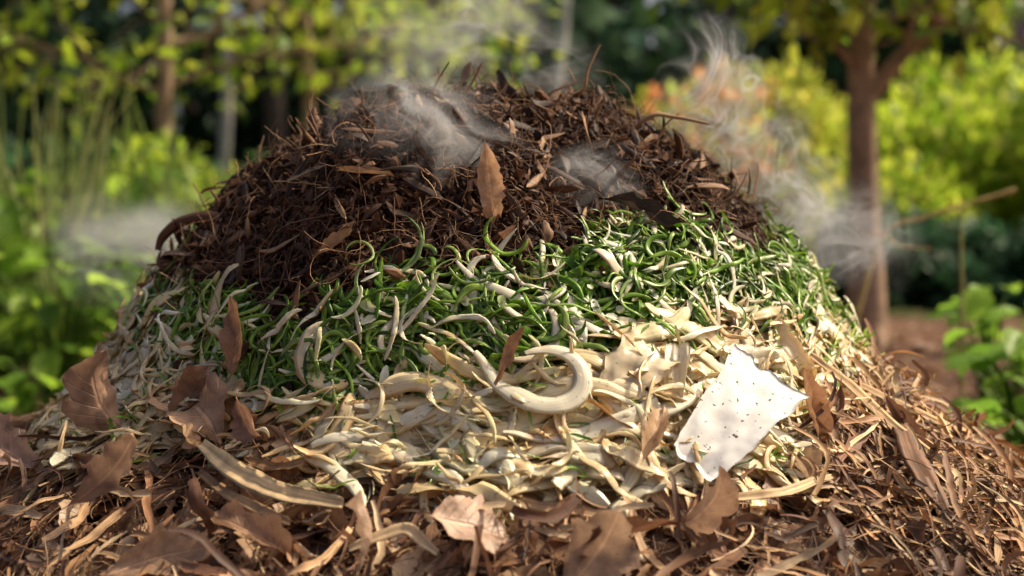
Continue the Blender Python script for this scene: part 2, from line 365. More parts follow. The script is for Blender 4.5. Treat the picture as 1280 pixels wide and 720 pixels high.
hero_tube(A,[(.2,-.1,.68),(.22,-.1,.745),(.245,-.1,.77)],[.002,.0016,.001],(.3,.16,.08),noise_=0)
hero_tube(A,[(-.24,-.14,.66),(-.262,-.14,.715),(-.285,-.14,.755),(-.285,-.14,.775)],[.008,.012,.010,.003],(.18,.085,.045))
hero_tube(A,[(-.15,-.1,.74),(-.12,-.1,.79),(-.13,-.1,.815)],[.002,.0018,.001],(.35,.2,.1),noise_=0)
A.build('stray_twigs',M_fib,HEAP)
# ---- green scraps
A=Acc()
GR=[(.12,.26,.015),(.17,.35,.02),(.24,.46,.035),(.34,.56,.06),(.06,.14,.012),(.46,.62,.14),(.26,.46,.03),(.09,.20,.015)]
def ribbons(acc,n,zs,lo,hi,w0,w1,pal,off0,off1,kin,kout,angs,thf,sec,cl=.15,S=12,kj=10,pad=.01,closed=True,rmax=.64,tip=.25,nz=.0,fr=.75,tilt=.5,tw_=0.):
    P=sample(n,zs,rmax,fr,pad=pad);N=Hn(P[:,0],P[:,1]);off=R.uniform(off0,off1,n)
    P=P+N*off[:,None];T=norm(tang(P,R.normal(0,angs,n)+np.pi*R.integers(0,2,n),N)+N*R.normal(0,.2,(n,1)))
    L=R.uniform(lo,hi,n)
    k1=R.normal(0,kin,(n,1))+R.normal(0,kj,(n,S));k2=R.normal(0,kout,(n,1))+R.normal(0,kj,(n,S))
    tw=norm(N+rv(n)*tilt)
    PP,BB,NN=paths(P,T,tw,L,S,k1,k2,off,cl)
    if tw_>0:BB,NN=twist(BB,NN,tw_)
    v=np.linspace(0,1,S);env=tip+(1-tip)*np.sin(np.pi*v)**.5
    w=R.uniform(w0,w1,(n,1))*.5*env*(1+R.normal(0,.07,(n,S)))
    c=pick(pal,n,.12);c2=pick(pal,n,.12);c=c[:,None]*(1-v[None,:,None])+c2[:,None]*v[None,:,None]
    sweep(acc,PP,BB,NN,w,w*thf+.0002,sec,closed,c,nz,70)
ribbons(A,1500,[1],.02,.07,.003,.0065,GR,.001,.020,28,22,1.6,.5,SHEET,closed=False,kj=14,tilt=.7,S=11,tw_=.8)
ribbons(A,2400,[1],.03,.09,.0045,.010,GR,.002,.030,32,16,1.0,.35,RIB,kj=12,tilt=.4,S=16,tw_=.8)
ribbons(A,1100,[1],.015,.05,.008,.020,GR[:5]+GR[6:],.002,.026,15,24,1.6,.4,SHEET,closed=False,nz=.005,kj=18,S=9,tilt=.6,tw_=.7)
ribbons(A,800,[1],.05,.12,.0035,.008,GR[2:]+[(.5,.62,.25)],.016,.036,24,10,.7,.35,RIB,cl=.3,S=20,kj=11,tw_=.8)
ribbons(A,240,[2],.02,.06,.002,.005,GR,.026,.040,25,25,1.2,.5,SHEET,closed=False,kj=16)
n=420;P=sample(9000,[1,2],.62);P=P[(P[:,0]>.34)&(P[:,2]>.40)][:n];n=len(P);N=Hn(P[:,0],P[:,1])
PP,BB,NN=paths(P,norm(N+rv(n)*.9),rv(n),R.uniform(.03,.07,n),10,R.normal(0,30,n),R.normal(0,20,n),.003,0,centre=False)
sweep(A,PP,BB,NN,R.uniform(.0015,.0035,(n,1))*np.linspace(1,.4,10)[None],.001,SHEET,False,pick(GR+[(.35,.48,.1)],n))
for (x0,z0,a,l) in [(.245,.565,1.4,.09),(.26,.55,1.65,.085),(.30,.53,1.2,.08),(-.30,.47,.3,.1),(-.1,.47,2.6,.1),(.16,.50,.3,.12),(.0,.44,2.9,.12)]:
    p=front(x0,z0)[None];N=Hn(p[:,0],p[:,1]);T=tang(p,np.array([a]),N)
    PP,BB,NN=paths(p+N*.02,T,N,l,14,np.array([8.]),np.array([-5.]),.02,.1,centre=False)
    sweep(A,PP,BB,NN,.006*np.sin(np.linspace(.5,3.05,14))[None],.003,CUP,True,np.array([[.3,.5,.06]]))
A.build('green_scraps',M_green,HEAP)
# ---- pale strips
A=Acc()
CR=[(.93,.78,.48),(.94,.84,.58),(.92,.73,.40),(.94,.88,.68),(.93,.76,.44),(.82,.58,.30)]
ribbons(A,1200,[2],.05,.15,.010,.022,CR,.001,.024,5,7,.34,.22,RIB,cl=.32,S=16,kj=6,nz=.0012,fr=.82,tilt=.35,tw_=.6)
ribbons(A,420,[2],.07,.18,.012,.026,CR,.014,.036,7,6,.34,.22,RIB,cl=.32,S=22,kj=7,nz=.0014,fr=.85,tilt=.3,tip=.25,tw_=.6)
ribbons(A,420,[2],.06,.16,.013,.030,CR,.014,.038,8,7,.4,.15,WAV,cl=.32,S=22,kj=8,nz=.002,fr=.85,tilt=.35,tip=.25,tw_=.7)
ribbons(A,900,[2],.03,.11,.004,.010,CR,.014,.044,16,10,.6,.28,RIB,cl=.2,S=16,kj=12,fr=.82,tilt=.5,tw_=1.1)
ribbons(A,220,[2],.04,.09,.018,.036,CR,.010,.030,4,8,.6,.3,SHEET,closed=False,cl=.3,S=14,kj=8,nz=.004,tip=.5,fr=.82,tilt=.4,tw_=.5)
ribbons(A,250,[1],.03,.10,.004,.010,[(.93,.87,.62),(.88,.82,.46),(.94,.89,.72)],.020,.038,28,8,1.0,.28,RIB,cl=.25,S=22,kj=13,tilt=.4,fr=.85,tw_=.9)
ribbons(A,200,[1],.01,.035,.004,.012,[(.92,.86,.6),(.93,.88,.7),(.6,.7,.3)],.014,.034,10,20,1.6,.4,SHEET,closed=False,cl=.2,S=8,kj=13,tilt=.7,fr=.85,nz=.002)
n=420;P=sample(n*12,[2],.64);b3=np.interp(P[:,0],X3,Z3);P=P[P[:,2]<b3+.04][:n];n=len(P);N=Hn(P[:,0],P[:,1])
hz=norm(np.cross(np.broadcast_to([0,0,1.],N.shape),N));up=np.cross(N,hz);T=norm(-up+hz*R.normal(0,.9,(n,1))+N*.2)
PP,BB,NN=paths(P+N*.02,T,N,R.uniform(.03,.08,n),12,R.normal(0,12,n),R.normal(0,12,n),.016,.1,centre=False)
sweep(A,PP,BB,NN,R.uniform(.002,.006,(n,1))*np.linspace(1,.3,12)[None],.0010,RIB,True,pick(CR,n))
n=240;P=sample(20000,[2,1],.66);P=P[(P[:,0]<-.42)&(P[:,1]<.05)][:n];n=len(P);N=Hn(P[:,0],P[:,1])
hz=norm(np.cross(np.broadcast_to([0,0,1.],N.shape),N));up=np.cross(N,hz);T=norm(-up+hz*R.normal(.1,.4,(n,1))+N*.15)
PP,BB,NN=paths(P+N*.014,T,N,R.uniform(.06,.13,n),14,R.normal(0,6,n),R.normal(0,6,n),.02,.15);BB,NN=twist(BB,NN,.6)
sweep(A,PP,BB,NN,R.uniform(.004,.012,(n,1))*np.sin(np.linspace(.5,3,14))[None],.0025,RIB,True,pick(CR[:5],n),.001)
def curl(x0,z0,a,l,w,k,ko=0,col=(.94,.89,.70),off=.034,S=44,kv=None,th=.26,tw=.55,sec=RIB):
    p=front(x0,z0)[None];N=Hn(p[:,0],p[:,1])+np.array([[R.normal(0,.1),-.3,.15]]);N=norm(N);T=tang(p,np.array([a]),N)
    kk=np.full((1,S),float(k)) if kv is None else np.interp(np.linspace(0,1,S),np.linspace(0,1,len(kv)),kv)[None]
    kk=kk+R.normal(0,2,(1,S));ko_=float(ko)+6*np.sin(np.linspace(0,R.uniform(4,8),S)+R.uniform(0,6))[None]
    PP,BB,NN=paths(p+N*off,T,N,l,S,kk,ko_,off*.8,.08,centre=False)
    e=(.12+.88*np.sin(np.linspace(.1,3.02,S))**.75)[None]*(1+.12*fbm(np.linspace(0,6,S)+x0*90,0*np.linspace(0,1,S),0,2))[None]
    B2,N2=twist(BB,NN,tw)
    sweep(A,PP,B2,N2,w*.52*e,w*.52*e*th+.0004,sec,True,np.array([col]),.0014,55)
curl(.075,.575,-1.4,.16,.017,0,kv=[-6,5,40,60,45]);curl(.10,.57,-1.2,.12,.011,0,kv=[10,-30,-50])
curl(-.04,.55,3.0,.14,.013,0,kv=[50,30,-20,-20,5]);curl(-.07,.545,-1.0,.19,.013,0,kv=[5,10,3,30,50])
curl(.03,.505,-.9,.18,.014,0,kv=[-10,-20,-25,-40]);curl(.07,.50,-1.5,.07,.022,0,kv=[3,3])
curl(-.13,.50,1.2,.09,.010,25);curl(-.09,.475,2.0,.12,.010,0,kv=[40,20,30,40])
curl(.02,.435,.5,.27,.026,0,kv=[-10,-28,-30,-16,-6,5],off=.05,tw=.25,th=.3)
curl(-.02,.40,3.3,.22,.024,0,kv=[5,3,-6,3],off=.04);curl(.02,.37,3.0,.24,.026,0,kv=[-3,4,6,3],col=(.93,.79,.5),off=.04)
curl(.13,.60,.5,.09,.014,0,kv=[-20,-25,-10]);curl(.20,.49,-1.9,.09,.011,-15);curl(.29,.50,-1.3,.12,.012,0,kv=[20,-20,-30])
curl(.33,.47,-1.5,.12,.013,0,kv=[3,-6,3]);curl(-.27,.42,-.2,.14,.011,12);curl(.16,.55,2.6,.11,.009,0,kv=[40,-40,50])
curl(.05,.53,2.6,.15,.010,0,kv=[40,-30,-40,20]);curl(-.01,.52,-2.4,.13,.009,0,kv=[20,30,50]);curl(.19,.53,3.0,.12,.009,35)
curl(.24,.51,-2.2,.14,.010,0,kv=[20,-15,-30]);curl(.15,.46,2.9,.14,.012,0,kv=[10,-20,10])
curl(-.18,.38,.1,.18,.021,-5,off=.04);curl(-.14,.36,.1,.2,.022,4,off=.04);curl(-.08,.335,.15,.22,.024,5,col=(.93,.78,.48),off=.04);curl(.1,.335,2.9,.18,.022,6,off=.04);curl(-.17,.34,-.2,.17,.022,-6,off=.04)
curl(.0,.35,.2,.2,.028,5,off=.042);curl(-.05,.375,.3,.2,.026,-4,off=.044,col=(.93,.8,.52));curl(.12,.37,.1,.16,.022,6,off=.04)
for (x0,z0,l,w,a) in [(-.50,.45,.13,.036,-1.9),(-.53,.40,.12,.030,-1.7),(-.47,.45,.12,.028,-1.3),(-.515,.43,.10,.026,-1.5),(-.44,.43,.12,.024,-1.4),(-.49,.38,.1,.032,-1.8)]:
    curl(x0,z0,a,l,w,3,ko=-3,off=.036,col=(.94,.88,.72))
A.build('pale_scraps',M_cream,HEAP)
def panel(name,x0,z0,hw0,hl0,flare,upv,nv_,col,mat,out=.045,seed=0,bend=.012,rag=.16):
    A=Acc();p=front(x0,z0);N=norm(np.array([nv_],float));nu,nv=24,30
    c0=p+Hn(p[None,0],p[None,1])[0]*out
    up=np.array(upv,float);up=norm(up-(up@N[0])*N[0]);si=np.cross(up,N[0])
    U,Vv=np.meshgrid(np.linspace(-1,1,nu),np.linspace(-1,1,nv),indexing='ij')
    hw=hw0+flare*Vv+hw0*rag*fbm(Vv*4+seed,0*Vv+3*np.sign(U),seed,4);hl=hl0*(1+rag*fbm(U*3.3+seed,0*U+2*np.sign(Vv),4+seed,4))
    PX=c0+si*(U*hw)[...,None]+up*(Vv*hl)[...,None]+N[0]*(bend*U*U-bend*Vv*Vv+.006*fbm(U*2+seed,Vv*2,2,3))[...,None]
    top=PX+N[0]*.0012;bot=PX-N[0]*.0012
    i=np.arange(nu*nv).reshape(nu,nv);F1=np.stack([i[:-1,:-1],i[1:,:-1],i[1:,1:],i[:-1,1:]],-1).reshape(-1,4);o_=nu*nv
    rim=np.concatenate([i[:,0],i[-1,1:],i[-2::-1,-1],i[0,-2:0:-1]]);r2=np.roll(rim,-1)
    A.add(np.concatenate([top.reshape(-1,3),bot.reshape(-1,3)]),[F1,F1[:,::-1]+o_,np.stack([rim,r2,r2+o_,rim+o_],-1)],np.array(col,float),np.tile(np.stack([U*.3,Vv*.3,U*0],-1).reshape(-1,3),(2,1)))
    A.build(name,mat,HEAP)
panel('white_rind',.228,.345,.042,.086,.011,(.50,-.34,.82),(.17,-.77,.58),(.91,.89,.83),M_white,out=.064,seed=0,bend=.007,rag=.12)
panel('pale_husk',.13,.415,.03,.05,.006,(.5,-.3,.8),(.1,-.8,.5),(.92,.80,.56),M_cream,out=.034,seed=3,bend=.008,rag=.3)
panel('pale_husk_2',.175,.40,.012,.05,.003,(-.05,-.3,.9),(-.2,-.85,.4),(.92,.84,.64),M_cream,out=.04,seed=5,bend=.006)
panel('pale_husk_3',.33,.43,.022,.045,.004,(-.3,-.3,.8),(.3,-.8,.5),(.9,.75,.5),M_cream,out=.03,seed=9,bend=.01,rag=.3)
# ---- dead leaves
LF=[(.38,.22,.125),(.30,.16,.085),(.46,.30,.18),(.21,.11,.063),(.27,.145,.08),(.54,.38,.24),(.13,.065,.038)]
A=Acc()
def lsc(acc,P,lo,hi,asp,off0,off1,cl=.12,tilt=.35,pal=LF,curl=9,lob=None,crum=.006,S=15,K=7):
    n=len(P);N=Hn(P[:,0],P[:,1]);off=R.uniform(off0,off1,n);N2=norm(N+rv(n)*tilt)
    T=tang(P,R.random(n)*2*np.pi,N)
    L=R.uniform(lo,hi,n);lob_=R.choice([.06,.12,.3,.4],n) if lob is None else lob
    leafset(acc,P+N*off[:,None],T,N2,L,L*R.uniform(asp*.6,asp*1.25,n),pick(pal,n,.2),R.normal(0,curl,n),R.normal(.1,.55,n),R.normal(0,5,n),R.uniform(2.2,4.5,n),lob_,crum,off*.6,S=S,K=K,cling=cl)
P=sample(70,[0],.5);lsc(A,P,.02,.06,.4,.008,.02,lob=.1,crum=.003,pal=[(.3,.16,.08),(.42,.26,.14),(.18,.09,.045)])
P=sample(34,[1,2],.6);lsc(A,P,.02,.045,.35,.02,.034,lob=.2,pal=[(.3,.16,.08),(.14,.065,.035)])
def hl(x0,z0,dirxz,L,W,col,curl=3,cup=.4,off=.03,lob=.34,lobes=3.,face=None,crum=.009,kin=None,coll=True):
    p=front(x0,z0)
    if face is None: face=(R.normal(0,.35),-.7+R.normal(0,.2),.6+R.normal(0,.25))
    if kin is None: kin=R.normal(0,6)
    N=norm(np.array([face],float));T=np.array([[dirxz[0],0,dirxz[1]]],float);T=norm(T-(T*N).sum()*N)
    p=p+Hn(p[None,0],p[None,1])[0]*(off+.008)
    leafset(A,p[None],T,N,L,W,np.array([col],float),np.array([float(curl)]),cup,np.array([float(kin)]),lobes,lob,crum,off*.5,S=27,K=11,collide=coll)
hl(-.017,.625,(.12,-1),.125,.036,(.58,.34,.19),curl=-5,cup=.5,lob=.08,off=.05,face=(-.1,-.85,.3),kin=0)
hl(-.19,.66,(-1,-.1),.08,.02,(.42,.24,.12),curl=-3,cup=.7,lob=.08,off=.02)
hl(-.21,.57,(1,.6),.07,.022,(.42,.25,.13),cup=.6,lob=.08,off=.02)
hl(-.21,.615,(.8,-.8),.05,.012,(.5,.34,.2),cup=.6,lob=.05,off=.02)
hl(.19,.598,(1,-.36),.15,.035,(.022,.016,.014),curl=-5,cup=.9,lob=.05,off=.05,face=(0,-.6,.8),kin=-3)
hl(-.335,.365,(-.3,1),.165,.10,(.50,.31,.19),curl=-5,cup=.3,off=.05,crum=.010,lobes=2.6,face=(-.1,-.8,.5))
hl(-.295,.44,(.2,1),.11,.045,(.34,.18,.1),cup=.6,off=.045,lob=.15,kin=6)
hl(-.31,.33,(.5,-1),.11,.05,(.33,.18,.11),cup=.6,off=.04,lob=.2)
hl(-.385,.37,(.3,1),.09,.045,(.3,.16,.09),cup=.6,off=.03,lob=.3)
hl(-.50,.315,(-1,.45),.14,.075,(.38,.23,.15),cup=-.4,off=.03,curl=9)
hl(-.45,.275,(.9,.6),.14,.065,(.38,.24,.16),cup=.7,off=.035,lob=.3,curl=10)
hl(-.055,.262,(.9,.5),.10,.08,(.55,.37,.26),cup=.3,off=.035,lobes=2.2,lob=.3)
hl(.0,.43,(.15,1),.075,.022,(.3,.15,.08),cup=.4,lob=.1,off=.045)
hl(.145,.34,(.3,1),.09,.04,(.58,.38,.22),cup=.8,off=.045,lob=.15)
hl(.34,.345,(-.4,1),.12,.045,(.40,.22,.12),cup=.7,off=.035,lob=.15)
hl(.40,.32,(.2,-1),.15,.035,(.15,.065,.04),cup=.8,off=.03,lob=.1)
hl(.10,.255,(-1,.15),.13,.035,(.3,.15,.075),cup=1.,off=.035,lob=.1)
hl(.22,.25,(1,.1),.12,.055,(.4,.25,.16),cup=-.5,off=.03,lob=.3,curl=8)
hl(-.13,.24,(.6,.8),.11,.045,(.55,.38,.26),cup=.8,off=.035,lob=.15,curl=9)
hl(.08,.232,(.7,.6),.11,.08,(.5,.33,.21),cup=.4,off=.03,curl=9,lobes=2.3)
hl(-.26,.235,(-1,.3),.12,.055,(.34,.2,.12),cup=.7,off=.03,lob=.3,curl=-8)
hl(-.38,.225,(.8,.7),.14,.07,(.46,.29,.18),cup=.5,off=.03,lobes=2.6,curl=9)
hl(.50,.29,(-.4,1),.13,.05,(.2,.1,.06),cup=.9,off=.04,lob=.1)
hl(.56,.26,(.8,-1),.15,.06,(.15,.075,.04),cup=.9,off=.045,curl=9,lob=.1)
hl(.66,.22,(-1,.4),.14,.05,(.25,.14,.09),cup=.9,off=.04,curl=-9,lob=.1)
hl(-.62,.25,(-1,.2),.15,.07,(.42,.27,.2),cup=.5,off=.03,curl=6)
A.build('dry_leaves',M_leaf,HEAP)
# ---------------------------------------------------------------- litter skirt
LIT=empty('leaf_litter',(0,0,0))
A=Acc();P=sample(1700,[3],1.15,.55);lsc(A,P,.05,.13,.55,.002,.024,cl=.2,tilt=.4,crum=.008)
P=sample(1500,[3],.85,.8);lsc(A,P,.025,.08,.5,.004,.036,cl=.12,tilt=.6,crum=.008,curl=16)
m=2600;r=1.0+R.random(m)**1.4*6;a=R.random(m)*2*np.pi;P=np.stack([r*np.cos(a),r*np.sin(a)],-1);P=P[P[:,1]>-1.6]
P=np.concatenate([P,H(P[:,0],P[:,1])[:,None]],1);lsc(A,P,.05,.12,.55,.002,.02,cl=.1,tilt=.5,S=8,K=5)
A.build('fallen_leaves',M_leaf,LIT)
A=Acc();BK=[(.24,.12,.06),(.34,.19,.09),(.15,.07,.04),(.48,.3,.16),(.09,.045,.027),(.62,.45,.27)]
def shr(n,lo,hi,w0,w1,off1,rmax,ang=1.6,kin=7,kout=9,sec=SHEET,closed=False,pal=BK,th=.5,xsel=None,S=10,fr=.75):
    P=sample(n,[3],rmax,fr)
    if xsel is not None:P=P[xsel(P)]
    n=len(P);N=Hn(P[:,0],P[:,1]);off=R.uniform(.002,off1,n)
    T=norm(tang(P,R.normal(0,ang,n),N)+N*R.normal(0,.3,(n,1)))
    PP,BB,NN=paths(P+N*off[:,None],T,norm(N+rv(n)*.9),R.uniform(lo,hi,n),S,R.normal(0,kin,(n,1))+R.normal(0,10,(n,S)),R.normal(0,kout,(n,1))+R.normal(0,10,(n,S)),off,.1)
    w=R.uniform(w0,w1,(n,1))*.5*(.35+.65*np.sin(np.linspace(.2,2.94,S))**.5)[None]*(1+R.normal(0,.15,(n,S)))
    sweep(A,PP,BB,NN,w,w*th,sec,closed,pick(pal,n,.2),.0015,60)
shr(1400,.03,.11,.002,.007,.032,.95)
shr(340,.05,.15,.007,.016,.038,.9,kin=4)
shr(6500,.02,.09,.0008,.002,.030,1.0,sec=TUBE3,closed=True,th=1.,kin=9,pal=BK[:5])
shr(6500,.04,.14,.002,.010,.045,.85,xsel=lambda P:(P[:,0]>.36)&(P[:,1]<.25)&(P[:,1]>-.6),pal=[(.42,.22,.10),(.55,.34,.16),(.28,.14,.06),(.64,.46,.25),(.15,.07,.037),(.2,.1,.05)],kin=5)
m=7000;r=.9+R.random(m)**1.3*5.5;a=R.random(m)*2*np.pi;P=np.stack([r*np.cos(a),r*np.sin(a)],-1);P=P[P[:,1]>-1.4];n=len(P)
P=np.concatenate([P,H(P[:,0],P[:,1])[:,None]+.006],1);N=Hn(P[:,0],P[:,1])
PP,BB,NN=paths(P,norm(tang(P,R.random(n)*6.3,N)+N*R.normal(0,.2,(n,1))),N,R.uniform(.04,.12,n),5,R.normal(0,6,n),R.normal(0,6,n),.003,0)
sweep(A,PP,BB,NN,R.uniform(.002,.006,(n,1)),.002,[(-1,0),(0,.6),(1,0)],False,pick(BK,n))
A.build('shredded_bark',M_bark,LIT)
A=Acc()
def strip(pts,w,th,col):
    P=[];
    for (x0,z0,o) in pts:
        q=front(x0,z0);P.append(q+Hn(q[None,0],q[None,1])[0]*(o+.008))
    P=np.array(P);t=np.linspace(0,len(P)-1,24);Q=np.stack([np.interp(t,range(len(P)),P[:,k]) for k in range(3)],-1)
    k=np.array([1,2,3,2,1])/9.;Qp=np.pad(Q,((2,2),(0,0)),'edge');Q=np.stack([np.convolve(Qp[:,j],k,'valid') for j in range(3)],-1)
    tt=norm(np.gradient(Q,axis=0));N=norm(np.array([0,-.75,.65])-(tt@np.array([0,-.75,.65]))[:,None]*tt);B=np.cross(N,tt)
    e=(.2+.8*np.sin(np.linspace(.2,2.95,24))**.6)[None]*(1+R.normal(0,.05,(1,24)))
    sweep(A,Q[None],B[None],N[None],w*.5*e,th,CUP,True,np.array([col]),.003,50)
strip([(-.36,.318,.03),(-.31,.292,.045),(-.25,.272,.045),(-.18,.268,.035)],.026,.009,(.7,.5,.27))
strip([(-.36,.30,.025),(-.30,.275,.04),(-.22,.255,.04)],.014,.005,(.4,.24,.12))
strip([(.36,.42,.03),(.42,.36,.04),(.46,.30,.05),(.55,.25,.04)],.016,.005,(.6,.4,.2))
strip([(.42,.38,.03),(.50,.32,.045),(.60,.27,.05),(.70,.24,.03)],.014,.005,(.5,.32,.15))
strip([(.47,.31,.05),(.455,.27,.06),(.48,.23,.05)],.03,.006,(.2,.1,.05))
strip([(-.17,.235,.035),(-.12,.25,.045),(-.07,.235,.035)],.014,.005,(.66,.48,.28))
strip([(.20,.275,.035),(.28,.265,.045),(.36,.28,.035)],.013,.005,(.62,.43,.23))
A.build('wood_strips',M_bark,LIT)
# ---------------------------------------------------------------- ground
k=np.linspace(-1,1,301);g=np.sign(k)*(np.abs(k)*6+np.abs(k)**6*300)
X,Y=np.meshgrid(g,g+3,indexing='ij');Z=gnd(X,Y)
rc=np.sqrt(X**2+Y**2);Z=Z-.12*np.clip(1-rc/1.6,0,1)
i=np.arange(X.size).reshape(X.shape);F=np.stack([i[:-1,:-1],i[1:,:-1],i[1:,1:],i[:-1,1:]],-1).reshape(-1,4)
m,t=nt('garden_soil');ob=nd(t,'ShaderNodeTexCoord').outputs['Object']
sp=nd(t,'ShaderNodeSeparateXYZ');t.links.new(ob,sp.inputs[0])
n1=noise(t,ob,1.1,6,.65);n2=noise(t,ob,14,6,.7);n3=noise(t,ob,3.,5,.6)
edge=math_(t,'ADD',sp.outputs[1],math_(t,'MULTIPLY',n1.outputs[0],3.0))
gm=mrange(t,edge,7.6,9.0,0,1,True)
soil=mixc(t,mrange(t,n2.outputs[0],.3,.7,0,1),(.06,.03,.02),(.24,.13,.08))
grass_=mixc(t,mrange(t,n3.outputs[0],.3,.7,0,1),(.03,.06,.014),(.09,.14,.03))
bp=nd(t,'ShaderNodeBump');bp.inputs['Strength'].default_value=.8;bp.inputs['Distance'].default_value=.03;t.links.new(n2.outputs[0],bp.inputs['Height'])
p=nd(t,'ShaderNodeBsdfPrincipled');t.links.new(mixc(t,gm,soil,grass_),p.inputs['Base Color']);p.inputs['Roughness'].default_value=.95;t.links.new(bp.outputs[0],p.inputs['Normal'])
p.inputs['Specular IOR Level'].default_value=.15
o=nd(t,'ShaderNodeOutputMaterial');t.links.new(p.outputs[0],o.inputs[0])
A=Acc();A.add(np.stack([X,Y,Z],-1),F,np.array([.1,.05,.03]));A.build('ground',m)
# ---------------------------------------------------------------- trees
YG=[(.42,.56,.04),(.52,.64,.06),(.30,.45,.03),(.62,.68,.08),(.17,.30,.025)]
def tree(name,base,height,r0,lean=(0,0),limbs=9,lim0=1.3,nleaf=3500,spread=1.2,pal=YG,leafL=.12,extra=(),bark=(.32,.22,.15),rise=.55):
    bx,by=base;bz=float(gnd(np.array(bx*1.),np.array(by*1.)))-.03
    root=empty(name,(bx,by,bz));A=Acc();tips=[]
    def trunk(h): return np.array([bx+lean[0]*h+.03*math.sin(h*2.1+bx),by+lean[1]*h+.03*math.cos(h*1.7),bz+h])
    hs=np.linspace(0,height,9);pts=[trunk(h) for h in hs]
    rad=[r0*(1.25 if j==0 else 1)*(1-.8*h/height) for j,h in enumerate(hs)]
    hero_tube(A,pts,rad,bark,TUBE9,7,.008)
    fl=[(trunk(.0)+np.array([math.cos(a)*r0*2.0,math.sin(a)*r0*2.0,-.02]),trunk(.22)+np.array([math.cos(a),math.sin(a),0])*r0*.5) for a in (0.4,1.9,3.3,4.9)]
    for a_,b_ in fl:hero_tube(A,[a_,(a_+b_)/2-np.array([0,0,.03]),b_],[r0*.3,r0*.4,r0*.3],bark,TUBE6,4,.004)
    def limb(p0,d,l,r,lev):
        d=d/np.linalg.norm(d);pp=[p0]
        for s in range(4):
            d=d+R.normal(0,.16,3)+np.array([0,0,.06]);d/=np.linalg.norm(d);pp.append(pp[-1]+d*l/4)
        hero_tube(A,pp,[r,r*.8,r*.6,r*.45,r*.25],bark,TUBE6,3,.002 if lev==0 else 0)
        for s in range(1,5):
            tips.append(pp[s])
            if lev<2:
                for _ in range(2-lev):limb(pp[s],d+R.normal(0,.75,3),l*.5,r*.45,lev+1)
    for j in range(limbs):
        h=lim0+(height*.93-lim0)*(j+.5*R.random())/limbs;a=j*2.4+R.random()
        limb(trunk(h),np.array([math.cos(a),math.sin(a),rise]),spread*(1-.5*(h-lim0)/(height-lim0+.01))*R.uniform(.8,1.15),r0*.42,0)
    for (h,d,l,rr_) in extra:limb(trunk(h),np.array(d,float),l,rr_,0)
    A.build('trunk_and_limbs',M_tree,root)
    tips=np.array(tips);P=tips[R.integers(0,len(tips),nleaf)]+R.normal(0,.10*spread,(nleaf,3))
    B=Acc();D=norm(rv(nleaf)+np.array([0,0,-.35]));N=norm(rv(nleaf)*.7+np.array([0,0,1]))
    tone=(.85+.4*(vn(P[:,0]*2.2,P[:,1]*2.2,P[:,2]*2.2)))[:,None]
    L=R.uniform(.6,1.2,nleaf)*leafL;simple_leaves(B,P,D,N,L,L*.55,pick(pal,nleaf,.15)*np.clip(tone,.4,1.3))
    B.build('foliage',M_fol,root)
tree('young_tree',(1.61,4.3),4.4,.082,limbs=7,lim0=1.9,nleaf=1700,spread=1.1,leafL=.14,extra=[(1.15,(.55,-.1,.75),1.1,.045),(1.3,(-.6,-.2,.5),.9,.025),(1.5,(-.7,-.3,.25),.8,.02),(1.5,(.8,-.3,.3),1.1,.02)])
tree('young_tree',(-2.2,6.8),4.6,.07,limbs=8,lim0=1.7,nleaf=1300,spread=1.2,leafL=.14,extra=[(1.45,(.9,-.2,.2),1.1,.02),(1.4,(-.9,-.2,.2),.9,.02)],rise=.35)
tree('young_tree',(-1.62,9.0),5,.065,limbs=8,lim0=1.8,nleaf=1500,spread=1.4,leafL=.15,extra=[(1.6,(.9,-.3,.05),1.6,.022),(1.75,(.7,-.6,.15),1.5,.02)],rise=.35)
tree('slender_tree',(-3.35,14.5),8,.09,limbs=7,lim0=3.6,nleaf=1200,spread=1.6,bark=(.36,.33,.3),pal=YG[2:],leafL=.16)
tree('slender_tree',(.42,15.5),8,.09,lean=(.07,0),limbs=7,lim0=3.9,nleaf=1200,spread=1.6,bark=(.42,.4,.38),pal=YG[2:],leafL=.16)
tree('young_tree',(4.3,7.8),4.4,.06,limbs=8,lim0=1.9,nleaf=1500,spread=1.2,rise=.15)
# ---------------------------------------------------------------- shrubs / plants
def shrub(name,loc,rad,h,nleaf,leafL,pal,asp=.5,lumps=9,stemcol=(.08,.06,.03),up=.2,low=.1):
    bx,by=loc;bz=float(gnd(np.array(bx*1.),np.array(by*1.)))-.02;root=empty(name,(bx,by,bz));A=Acc();B=Acc()
    a=R.random(lumps)*6.283;rr_=np.sqrt(R.random(lumps))*rad*.75;cz=bz+R.uniform(low+.12,.85,lumps)*h;cz[0]=bz+.85*h;rr_[0]*=.3
    C=np.stack([bx+rr_*np.cos(a),by+rr_*np.sin(a),cz],-1)
    for c in C:
        mid=(np.array([bx,by,bz])+c)/2+R.normal(0,.05*rad,3);hero_tube(A,[np.array([bx,by,bz])+R.normal(0,.03,3)*[1,1,0],mid,c],[.012,.009,.004],stemcol,TUBE6,4,0)
        for _ in range(4):hero_tube(A,[mid,c+rv(1)[0]*rad*.2,c+rv(1)[0]*rad*.35],[.006,.004,.002],stemcol,TUBE6,2,0)
    A.build('stems',M_tree,root)
    ii=R.integers(0,lumps,nleaf);dv=rv(nleaf)*(R.random((nleaf,1))**.45);P=C[ii]+dv*np.array([rad*.42,rad*.42,h*.24])
    P[:,2]=np.maximum(P[:,2],bz+.03);D=norm(dv+rv(nleaf)*.8+np.array([0,0,up]));N=norm(rv(nleaf)*.6+np.array([0,0,1]))
    L=R.uniform(.55,1.2,nleaf)*leafL;simple_leaves(B,P,D,N,L,L*asp,pick(pal,nleaf,.2));B.build('foliage',M_fol,root)
